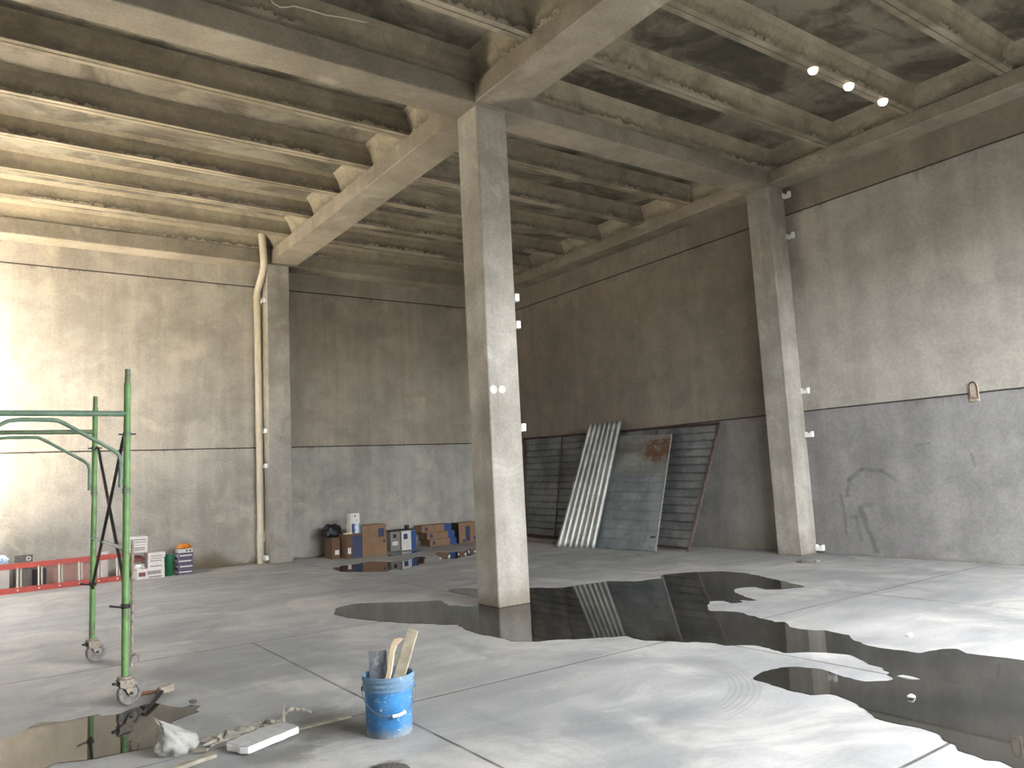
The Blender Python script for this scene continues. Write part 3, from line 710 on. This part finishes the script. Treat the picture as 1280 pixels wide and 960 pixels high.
m = MB(); m.lathe([(.073, 5.50), (.081, 5.50), (.081, 5.58), (.073, 5.58)], 24, Matrix.Translation((-.03, 0, 0)), close=True); m.build('collar', M['pvc'], dp, 'auto')

# ------------------------------------------------------------------ white pipe clips on the columns
M['clip'] = plain('white_plastic_clip', '#f0eee8', .4, var=.03)
def clip(loc, yaw, label, group):
    """saddle clip that stands off a face whose outward normal is local -Y"""
    t = thing('pipe_hanger', label, 'clip', loc, yaw, group)
    m = MB(); m.box((-.055, -.03, -.045), (.055, 0, .03)); m.bevel(.004, 1); m.build('base', M['clip'], t)
    for s in (-1, 1):
        m = MB()
        mt = Matrix.Translation((0, -.075, 0)) @ Matrix(((1, 0, 0, 0), (0, 0, 1, 0), (0, 1, 0, 0), (0, 0, 0, 1)))
        m.prism([(s * .07, .05), (s * .05, .05), (s * .022, .012), (s * .0, .0), (s * .0, -.045), (s * .06, -.045), (s * .07, -.03)], mt, .06)
        m.build('jaw', M['clip'], t)
for z, l in ((6.13, 'topmost white clip on the column at the right wall, just below the beam'), (5.40, 'white clip second from the top on the column at the right wall'), (2.70, 'white clip just above the wall seam on the column at the right wall'), (1.965, 'white clip below the wall seam on the column at the right wall'), (.10, 'white clip at the foot of the column at the right wall')):
    clip((11.48, 7.56, z), -PI / 2, l, 'clips on the right wall column')
for z, l in ((3.77, 'upper white clip peeping out from the far edge of the central column'), (3.42, 'second white clip peeping out from the far edge of the central column'), (2.12, 'lowest white clip peeping out from the far edge of the central column')):
    clip((5.54, 7.70, z), PI / 2, l, 'clips on the central column')
for z, l in ((5.43, 'high white clip on the side of the rear column next to the downpipe'), (2.69, 'white clip above the wall seam on the side of the rear column'), (1.97, 'white clip below the wall seam on the side of the rear column'), (.12, 'white clip at the foot of the rear column next to the downpipe')):
    clip((4.94, 15.74, z), -PI / 2, l, 'clips on the rear column')

# lifting pocket patched with mortar on the right wall seam
M['patch'] = plain('patch_mortar', '#a89d8a', .9, var=.15, scale=14, dirt='#6d4a33', dirt_amt=.6, dirt_scale=9)
pk = thing('lifting_pocket', 'rust-stained mortar patch across the seam of the right wall', 'patch', (11.48, 4.945, 2.37))
m = MB(); m.box((-.018, -.07, -.13), (.002, .07, .13)); m.bevel(.03, 3, 60); m.subdiv(2); m.rough(.006, 25); m.build('mortar', M['patch'], pk, 'auto')
m = MB()
m.tube([(-.016, .05 * math.cos(a) , .06 + .09 * math.sin(a)) for a in [i * PI / 10 for i in range(11)]] + [(-.016, -.05, -.08), (-.016, .05, -.08)], .008, 8, closed=True); m.build('rim', M['rust'], pk, 'auto')

cord = MB(); cord.tube([(2.42, 7.47, 6.698), (2.462, 7.47, 6.622), (2.538, 7.47, 6.602), (2.607, 7.47, 6.625), (2.687, 7.47, 6.666), (2.846, 7.47, 6.677), (3.056, 7.47, 6.681), (3.262, 7.47, 6.72), (3.475, 7.47, 6.74), (3.735, 7.47, 6.785)], .008, 8)
tag(cord.build('cord', M['pvc'], None, True), 'thin pale cord sagging under the ceiling beside the cross beam, near the top edge', 'cord')
# glowing globes put in for the white spots on the ceiling joint
lm = N('bright_glow'); lm.set('Base Color', (1, 1, 1, 1)); lm.set('Emission Color', (1, .95, .86, 1)); lm.set('Emission Strength', 3.2)
lm2 = N('faint_glow'); lm2.set('Base Color', (1, 1, 1, 1)); lm2.set('Emission Color', (1, .93, .8, 1)); lm2.set('Emission Strength', 1.1)
for x, mm, l in ((8.62, lm2.m, 'small faint glowing ceiling spot farthest from the right wall'), (9.43, lm.m, 'small bright glowing ceiling spot, middle of the three on the joint'), (10.28, lm.m, 'small bright glowing ceiling spot nearest the right wall beam')):
    t = thing('ceiling_glow', l, 'glow', (x, 5.15, 6.5), 0, 'glowing spots on the ceiling joint')
    m = MB(); m.lathe([(0, 0), (.045, 0), (.045, -.012), (0, -.012)], 20); m.build('base_plate', M['clip'], t, 'auto')
    m = MB(); m.lathe([(0, -.012), (.065, -.012), (.062, -.042), (.045, -.07), (.02, -.083), (0, -.085)], 24); m.build('globe', mm, t, 'auto')

# ------------------------------------------------------------------ sheet metal leaning on the right wall
def rust_metal(name, base, dark, rustc, amt, rust_box=None, metal=.55, rough=.5):
    n = N(name)
    f = n.noise(1.6, 6, .65)
    f2 = n.noise(14, 4, .6)
    col = n.mix(n.mr(f, .36, .64), lin(dark), lin(base))
    g = n.mr(f2, .3, .7, .88, 1.1)
    col = n.mix(1., col, n.vec(g, g, g), 'MULTIPLY')
    r_ = n.noise(3.2, 7, .72, dist=.8)
    rm = n.mr(r_, .56, .68, 0., amt)
    col = n.mix(rm, col, lin(rustc))
    if rust_box:
        y0, y1, z0, z1 = rust_box
        x, y, z = n.xyz()
        k = n.math('MULTIPLY', n.mr(y, y0, y0 + .25), n.mr(y, y1, y1 - .25))
        k = n.math('MULTIPLY', k, n.math('MULTIPLY', n.mr(z, z0, z0 + .25), n.mr(z, z1, z1 - .08)))
        k = n.math('MULTIPLY', k, n.mr(n.noise(4.2, 6, .7, dist=.7), .42, .58))
        col = n.mix(n.math('MULTIPLY', k, .9), col, lin(rustc))
        k2 = n.math('MULTIPLY', n.mr(z, z0 + .2, z0 + .35), n.mr(z, z1, z1 - .15))
        k2 = n.math('MULTIPLY', k2, n.mr(n.noise(3., 5, .7, stretch=(1, .5, 2.2), dist=.5), .4, .62))
        col = n.mix(n.math('MULTIPLY', k2, .6), col, lin('#5d4a33'))
    n.set('Base Color', col); n.set('Metallic', metal); n.set('Roughness', n.mr(f2, .3, .7, rough - .08, rough + .12))
    n.bump(f2, .12, .004)
    return n.m
M['darkrust'] = plain('dark_rusty_bar', '#43302a', .85, var=.3, scale=14, dirt='#6a4636', dirt_amt=.5, dirt_scale=6)
M['gate'] = rust_metal('gate_sheet_metal', '#82827f', '#5c5d5e', '#5f4a35', .55, None, .25, .6)
M['silver'] = rust_metal('bright_galvanised', '#b4b3ac', '#96968f', '#6b6258', .2, None, .45, .45)
M['old'] = rust_metal('old_sheet_metal', '#8a8f90', '#6d7273', '#6b5a45', .35, None, .3, .55)
M['old_rust'] = rust_metal('rust_stained_sheet', '#8d8d88', '#74756f', '#6b3d27', .35, (9.3, 11.2, 1.5, 2.15), .25, .6)
M['edgewood'] = plain('pale_edge_strip', '#8f887a', .8, var=.25, scale=20)

def panel(BL, BR, TR, TL, nu, nv, hfun, mat, name, parent, thick=.0022):
    BL, BR, TR, TL = map(Vector, (BL, BR, TR, TL))
    nrm = (BR - BL).cross(TL - BL).normalized()
    m = MB(); vs = []
    for j in range(nv + 1):
        v = j / nv; row = []
        for i in range(nu + 1):
            u = i / nu
            p = (BL * (1 - u) + BR * u) * (1 - v) + (TL * (1 - u) + TR * u) * v
            row.append(m.bm.verts.new(p + nrm * hfun(u, v)))
        vs.append(row)
    for j in range(nv):
        for i in range(nu):
            m.bm.faces.new((vs[j][i], vs[j][i + 1], vs[j + 1][i + 1], vs[j + 1][i]))
    o = m.build(name, mat, parent, 'auto')
    md = o.modifiers.new('thickness', 'SOLIDIFY'); md.thickness = thick; md.offset = 0
    return o
def trap(t):      # trapezoid wave 0..1, period 1
    t = t % 1
    if t < .30: return 0.
    if t < .42: return (t - .30) / .12
    if t < .58: return 1.
    if t < .70: return (.70 - t) / .12
    return 0.
# big framed gate panel. u runs from the far end (left in view) to the near end
GBL, GBR, GTR, GTL = Vector((11.02, 15.35, .10)), Vector((10.645, 9.66, .06)), Vector((11.42, 9.36, 2.30)), Vector((11.43, 15.62, 2.42))
gate = thing('gate_panel', 'long corrugated metal gate in a rusty frame leaning on the right wall', 'gate')
panel(GBL, GBR, GTR, GTL, 40, 240, lambda u, v: -.03 * (1 - min(1., abs(math.sin(v * PI * 15)) * 2.2) ** .7) + .008 * noise.noise(Vector((u * 5, v * 9, 0))), M['gate'], 'sheet', gate)
def gp(u, v, off):
    p = (GBL * (1 - u) + GBR * u) * (1 - v) + (GTL * (1 - u) + GTR * u) * v
    return p + (GBR - GBL).cross(GTL - GBL).normalized() * off
sgn = -1 if (GBR - GBL).cross(GTL - GBL).x > 0 else 1
def bar(u0, v0, u1, v1, wd, name='frame_bar'):
    m = MB(); a, b = gp(u0, v0, sgn * .035), gp(u1, v1, sgn * .035)
    m.tube([a, b], wd, 4); return m.build(name, M['darkrust'], gate)
bar(0, 1, 1, 1, .022, 'frame_rail'); bar(0, .0, 1, .0, .02, 'frame_rail')
for u in (0.0, .252, .50, .745): bar(u, 0, u, 1, .018, 'frame_post')
bar(1., -.028, 1., 1, .025, 'frame_post')
# bright ribbed sheet
rs = thing('roofing_sheet', 'bright ribbed metal sheet leaning upright against the long gate', 'metal sheet')
panel((9.98, 12.72, .002), (10.16, 11.71, .002), (11.27, 11.87, 2.56), (11.22, 12.88, 2.56), 7 * 16, 24, lambda u, v: .035 * trap(u * 7 * .985 + .02), M['silver'], 'sheet', rs, .002)
# shorter weathered sheet with a rust-stained upper piece
ws = thing('metal_sheet', 'shorter weathered metal sheet with red rust stains near its top', 'metal sheet')
WBL, WBR, WTR, WTL = Vector((10.24, 11.80, .004)), Vector((10.30, 10.17, .004)), Vector((11.23, 10.41, 2.17)), Vector((11.23, 12.02, 2.24))
def wp(u, v): return (WBL * (1 - u) + WBR * u) * (1 - v) + (WTL * (1 - u) + WTR * u) * v
panel(wp(0, 0), wp(1, 0), wp(1, .66), wp(0, .66), 24, 120, lambda u, v: .018 * min(1., abs(math.sin(v * PI * 8)) * 2.) ** .7 + .008 * noise.noise(Vector((u * 4, v * 5, 3))), M['old'], 'lower_sheet', ws)
up = panel(wp(0, .63), wp(1, .63), wp(1, 1), wp(0, 1), 24, 60, lambda u, v: .024 + .003 * math.sin(v * PI * 14) + .012 * noise.noise(Vector((u * 4, v * 4, 8))), M['old_rust'], 'upper_sheet', ws)
m = MB(); m.tube([wp(1.0, .0) + Vector((-.012, 0, .012)), wp(1.0, .5) + Vector((-.03, 0, 0)), wp(1.0, 1.) + Vector((-.03, 0, 0))], .013, 4); m.build('edge_strip', M['edgewood'], ws)
m = MB(); m.box((-.05, -.02, -.012), (.05, .02, .012)); o = m.build('hinge_plate', M['darksteel'], ws); o.location = wp(.93, .12) + Vector((-.03, 0, 0)); o.rotation_euler = (0, 0, 1.4)
# planks under the far end of the gate
M['plank'] = plain('dusty_plank', '#7b7062', .9, var=.2, scale=14)
for i, (x, y, a) in enumerate(((10.50, 14.2, 1.45), (10.66, 14.35, 1.62))):
    m = MB(); m.box((-.9, -.06, 0), (.9, .06, .035)); m.bevel(.004, 1)
    o = m.build('plank', M['plank']); o.location = (x - (.12 if i else 0), y, .0 if i == 0 else .037); o.rotation_euler = (0, 0, a)
    tag(o, 'dusty plank below the far end of the gate, ' + ('underneath the other' if i == 0 else 'lying on top of the other'), 'plank', 'planks below the gate')

# ------------------------------------------------------------------ blue bucket with tools
bl = N('blue_plastic')
nz = bl.noise(9, 5, .65); sp = bl.noise(24, 5, .7, dist=1.5); sm = bl.noise(5, 6, .7, stretch=(1, 1, .5))
x_, y_, z_ = bl.xyz()
c = bl.mix(bl.mr(nz, .3, .7), lin('#27608f'), lin('#3b7cb0'))
c = bl.mix(bl.mr(sm, .5, .7, 0., .55), c, lin('#5f86a3'))
c = bl.mix(bl.mr(sp, .6, .66, 0., .9), c, lin('#c9d0d2'))
c = bl.mix(bl.mr(z_, .245, .29, 0., .62), c, lin('#75868c'))
c = bl.mix(bl.mr(bl.math('ADD', z_, bl.math('MULTIPLY', nz, -.08)), .03, -.03, 0., .8), c, lin('#8a8f8e'))
bl.set('Base Color', c); bl.set('Roughness', .42); bl.bump(nz, .1, .003)
wt = N('white_grip'); wt.set('Base Color', lin('#d5d4ce')); wt.set('Roughness', .5)
BX, BY = 2.165, 4.535
bu = thing('bucket', 'paint-spattered blue bucket with a wire handle holding cement tools', 'bucket', (BX, BY, 0))
HB = .355
prof = [(0, 0), (.135, 0), (.140, .006), (.149, .265), (.157, .268), (.158, .278), (.151, .283), (.152, .296), (.160, .299), (.160, .309), (.153, .313), (.154, .326), (.162, .330), (.163, HB), (.156, HB + .003), (.150, HB - .003), (.143, .25), (.133, .012), (0, .012)]
m = MB(); m.lathe(prof, 48); m.build('shell', bl.m, bu, 'auto')
dirx = Vector((-BX, -BY, 0)).normalized(); sidex = Vector((-dirx.y, dirx.x, 0))
# side vector pointing to the viewer's right
sidex = Vector((.9, -.43, 0)).normalized()
pts = []
for i in range(25):
    t = i / 24; a = PI * t
    w_ = -math.cos(a) * .163
    drop = math.sin(a)
    p = sidex * w_ + dirx * (math.sqrt(max(0, .170 ** 2 - w_ * w_)) + .004) + Vector((0, 0, .275 - .135 * drop ** .8 ))
    p += sidex * (.02 * drop) 
    pts.append(p)
m = MB(); m.tube(pts, .0025, 8); m.build('wire_handle', M['galv'], bu, 'auto')
m = MB(); m.tube([pts[12] + Vector((0, 0, -.0)), pts[14], pts[16]], .0105, 12); m.build('grip', wt.m, bu, 'auto')
for s in (-1, 1):
    m = MB(); m.lathe([(0, 0), (.016, 0), (.014, .01), (0, .012)], 14, Matrix.Translation(sidex * s * .158 + Vector((0, 0, .275))) @ sidex.to_track_quat('Z', 'Y').to_matrix().to_4x4() @ (Matrix.Identity(4) if s > 0 else Matrix.Rotation(PI, 4, 'X'))); m.build('handle_lug', bl.m, bu, 'auto')

# view-aligned helper frame at the bucket: right, away, up
Rv = Vector((.90, -.43, 0)).normalized(); Av = Vector((.43, .90, 0)).normalized(); Uv = Vector((0, 0, 1))
M['woodfloat'] = plain('cement_stained_wood', '#a99f88', .85, var=.18, scale=16, dirt='#7d7768', dirt_amt=.6, dirt_scale=14)
M['beige'] = plain('beige_handle', '#d2bd9b', .6, var=.08, scale=10)
M['float_steel'] = plain('steel_float_blade', '#6f7073', .5, metal=.5, var=.25, scale=18, dirt='#b1aea6', dirt_amt=.7, dirt_scale=9)
def bp(r, a, u): return Vector((BX, BY, 0)) + Rv * r + Av * a + Uv * u
def frame(o, up, right):
    z = up.normalized(); x = (right - z * right.dot(z)).normalized(); y = z.cross(x)
    return Matrix(((x.x, y.x, z.x, o.x), (x.y, y.y, z.y, o.y), (x.z, y.z, z.z, o.z), (0, 0, 0, 1)))
# steel float standing on end at the left
fr = frame(bp(-.055, .02, .03), bp(-.062, .045, .5) - bp(-.055, .02, .03), Rv)
tf = bpy.data.objects.new('steel_float', None); C.objects.link(tf); tf.matrix_world = fr
tag(tf, 'grey steel float standing on end in the blue bucket', 'trowel')
m = MB(); m.box((-.056, -.002, 0), (.056, .002, .455)); m.bevel(.0012, 1); m.subdiv(3); m.build('blade', M['float_steel'], tf)
m = MB(); m.box((-.012, .002, .12), (.012, .012, .36)); m.build('rib', M['float_steel'], tf)
m = MB(); m.tube([(0, .04, .15), (0, .048, .2), (0, .048, .3), (0, .04, .34)], [.013, .016, .016, .013], 12); m.tube([(0, .008, .16), (0, .042, .17)], .006, 8); m.tube([(0, .008, .32), (0, .042, .32)], .006, 8); m.build('grip', M['oldwood'], tf, 'auto')
# long wooden float leaning to the right, with its curved beige handle
o0 = bp(-.03, -.03, .04); o1 = bp(.165, -.0, .605)
fr = frame(o0, o1 - o0, Rv + Av * -.35)
wf = bpy.data.objects.new('wooden_float', None); C.objects.link(wf); wf.matrix_world = fr
tag(wf, 'long cement-stained wooden float with beige handle sticking out of the blue bucket', 'float')
ln = (o1 - o0).length
m = MB(); m.box((-.035, -.009, 0), (.035, .009, ln)); m.bevel(.004, 2); m.subdiv(2); m.build('board', M['woodfloat'], wf)
m = MB(); m.prism([(-.046, .20), (-.046, .34), (-.066, .43), (-.072, .50), (-.062, .535), (-.03, .55), (-.012, .548), (-.02, .53), (-.038, .505), (-.042, .46), (-.03, .40), (-.02, .34), (-.02, .20)][::-1], Matrix.Translation((-.03, -.012, -.02)) @ Matrix(((1, 0, 0, 0), (0, 0, -1, 0), (0, 1, 0, 0), (0, 0, 0, 1))), .022); m.bevel(.006, 2); m.build('handle', M['beige'], wf, 'auto')

# ------------------------------------------------------------------ debris on the floor in front
fb = N('clear_film'); fb.set('Base Color', lin('#c2c0b8')); fb.set('Roughness', .25); fb.set('Transmission Weight', .4); fb.set('IOR', 1.2)
fb.bump(fb.noise(22, 4, .6, dist=1.), .6, .01)
lumpy('plastic_bag', (1.045, 5.10, 0), (.10, .085, .15), fb.m, 'crumpled clear plastic bag on the floor beside the puddle', 'bag', 3., .42, 4.6, point=(-.75, .2))
M['foam'] = plain('white_foam', '#f1efec', .8, var=.03)
M['foamtop'] = plain('dusty_foam_face', '#a3a09a', .9, var=.12, scale=20)
fo = thing('foam_board', 'broken white foam board with a grey dusty face lying on the floor', 'board', (1.36, 4.735, .0), math.atan2(.10, .33))
rnd = random.Random(3)
edge = [(0, 0)] + [(i * .035, rnd.uniform(-.004, .004)) for i in range(1, 10)] + [(.35, .0), (.362, .06), (.352, .11), (.366, .17)] + [(.33 - i * .055, .2 + rnd.uniform(-.012, .012)) for i in range(1, 7)] + [(-.035, .17), (-.018, .1), (-.024, .05)]
m = MB(); m.prism(edge, Matrix.Translation((0, 0, .012)) @ Matrix.Rotation(-.05, 4, 'Y'), .036); m.build('core', M['foam'], fo)
m = MB(); m.prism([(a * .985 + .003, b * .985 + .001) for a, b in edge], Matrix.Translation((0, 0, .0485)) @ Matrix.Rotation(-.05, 4, 'Y'), .003); m.build('dusty_face', M['foamtop'], fo)
M['cloth'] = plain('dusty_sacking', '#8f897b', .95, var=.25, scale=14, dirt='#443d33', dirt_amt=.9, dirt_scale=14)
# crumpled cement sack
m = MB()
bmesh.ops.create_grid(m.bm, x_segments=70, y_segments=34, size=1)
for v in m.bm.verts:
    p = v.co.copy()
    h = .028 * (.5 + .5 * math.sin(p.x * 10 + p.y * 5 + 5 * noise.noise(Vector((p.x * 1.7, p.y * 1.4, 4))))) * max(0, 1 - p.y * p.y) + .03 * max(0, noise.noise(Vector((p.x * 2.6, p.y * 1.6, 1)))) + .008 * noise.noise(p * 9)
    k = max(0, 1 - max(abs(p.x), abs(p.y)) ** 6)
    wv = noise.noise_vector(Vector((p.x * 2, p.y * 2, 9))) * .06
    v.co = Vector((p.x * .25 + wv.x, p.y * (.075 + .03 * math.sin(p.x * 4)) + wv.y + .04 * p.x, .006 + max(0, h) * k))
o = m.build('cement_sack', M['cloth'], None, True); md = o.modifiers.new('t', 'SOLIDIFY'); md.thickness = .003; md.offset = 1
o.location = (1.46, 5.17, .002); o.rotation_euler = (0, 0, .12)
tag(o, 'crumpled dusty cement sack lying behind the foam board', 'sack')
M['scrapwood'] = plain('weathered_scrap_wood', '#8e8676', .9, var=.2, scale=15)
def scrap(pts, wd, th, label, name='wood_scrap'):
    a, b = Vector(pts[0]), Vector(pts[1])
    fr = frame(a, b - a, Vector((-(b - a).y, (b - a).x, 0)) if abs((b - a).normalized().z) < .9 else Vector((1, 0, 0)))
    m = MB(); m.box((-wd / 2, -th / 2, 0), (wd / 2, th / 2, (b - a).length), fr); m.subdiv(2); m.rough(.004, 22, len(label)); return tag(m.build(name, M['scrapwood']), label, 'wood')
scrap(((1.12, 5.02, .016), (1.19, 4.97, .016)), .03, .016, 'thin wooden lath stub between the plastic bag and the cement sack')
scrap(((.95, 4.78, .014), (1.20, 4.86, .014)), .05, .02, 'flat splintered board in front of the plastic bag')
scrap(((1.72, 4.985, .008), (2.10, 5.00, .008)), .05, .012, 'grey lath along the floor joint from the foam board to the bucket')
m = MB(); m.tube([(1.665, 5.03, .002), (1.665, 5.035, .10), (1.672, 5.04, .175)], [.014, .009, .002], 7); tag(m.build('splinter', M['scrapwood']), 'upright pointed wood splinter standing out of the debris', 'wood')
m = MB(); m.tube([(1.72, 5.26, .02), (1.78, 5.25, .06), (1.86, 5.26, .05), (1.93, 5.24, .015)], [.012, .016, .014, .008], 8); m.rough(.006, 18); tag(m.build('twisted_strap', M['cloth']), 'twisted dark strap beside the upright splinter', 'strap')
# heap of dark mortar at the very front, just inside the picture
M['grit'] = plain('dark_mortar_grit', '#4b463f', .95, var=.35, scale=60)
m = MB(); bmesh.ops.create_grid(m.bm, x_segments=40, y_segments=40, size=1)
for v in m.bm.verts:
    r_ = min(1, v.co.length); h = max(0, 1 - r_ ** 1.5) * .03
    v.co = Vector((v.co.x * .13, v.co.y * .12, .002 + h + (noise.noise(v.co * 7) * .006 if r_ < .95 else 0)))
bmesh.ops.delete(m.bm, geom=[v for v in m.bm.verts if (v.co.x / .13) ** 2 + (v.co.y / .12) ** 2 > 1.], context='VERTS')
o = m.build('mortar_heap', M['grit'], None, True); o.location = (1.86, 3.95, 0); tag(o, 'low heap of dark mortar grit on the floor in front of the bucket', 'mortar')
# stray chips on the puddle and dry floor
for (x, y, l) in ((4.95, 2.72, 'white chip lying alone on the large puddle'), (6.62, 3.6, 'pair of tiny pale crumbs on the dry floor near the right wall'), (1.37, 6.16, 'dark crumb on the floor beyond the tip of the scaffold puddle')):
    m = MB(); m.box((-.025, -.015, 0), (.025, .015, .02)); m.bevel(.005, 1); m.subdiv(1); m.rough(.008, 30, x); o = m.build('chip_glint', M['chip'] if x > 2 else M['grit']); o.location = (x, y, .004); tag(o, l, 'chip')

# ------------------------------------------------------------------ camera
cd = bpy.data.cameras.new('camera'); cam = bpy.data.objects.new('camera', cd); C.objects.link(cam)
rr, uu, ff = Vector((0.8169883, -0.5745212, -0.0495534)), Vector((-0.0275581, -0.1247336, 0.9918075)), Vector((0.5759954, 0.8089295, 0.1177386))
cam.matrix_world = Matrix(((rr.x, uu.x, -ff.x, 0), (rr.y, uu.y, -ff.y, 0), (rr.z, uu.z, -ff.z, 1.55), (0, 0, 0, 1)))
cd.sensor_width = 36; cd.lens = 951.59 / 1280 * 36; cd.clip_start = .05; cd.clip_end = 300
sc.camera = cam

# ------------------------------------------------------------------ daylight
wd = bpy.data.worlds.new('sky'); sc.world = wd; wd.use_nodes = True
nt = wd.node_tree; bg = nt.nodes['Background']
bg.inputs[0].default_value = (.88, .93, 1.0, 1); bg.inputs[1].default_value = 25.5
sl = bpy.data.lights.new('sun', 'SUN'); sl.energy = 1010.; sl.angle = math.radians(.6); sl.color = (1., .98, .95)
so = bpy.data.objects.new('sun', sl); C.objects.link(so)
el, az = math.radians(32), math.radians(183)
d = Vector((math.sin(az) * math.cos(el), math.cos(az) * math.cos(el), -math.sin(el)))
so.rotation_euler = d.to_track_quat('-Z', 'Y').to_euler()
def portal(loc, sx, sy, direction):
    l = bpy.data.lights.new('opening', 'AREA'); l.shape = 'RECTANGLE'; l.size = sx; l.size_y = sy
    l.cycles.is_portal = True
    o = bpy.data.objects.new('opening', l); C.objects.link(o); o.location = loc
    o.rotation_euler = Vector(direction).to_track_quat('-Z', 'Z').to_euler()
portal((XL - .1, (LO[0] + LO[1]) / 2, LO[2] / 2 + .16), LO[1] - LO[0], LO[2] - .32, (1, 0, 0))
portal(((FO[0] + FO[1]) / 2, YF - .1, FO[2] / 2), FO[1] - FO[0], FO[2], (0, 1, 0))

cy = sc.cycles
cy.max_bounces = 10; cy.diffuse_bounces = 8; cy.glossy_bounces = 4; cy.transmission_bounces = 6
cy.use_denoising = True
cy.sample_clamp_indirect = 60
vs = sc.view_settings
vs.view_transform = 'Standard'; vs.look = 'None'; vs.gamma = 1; vs.use_curve_mapping = False
vs.exposure = .45
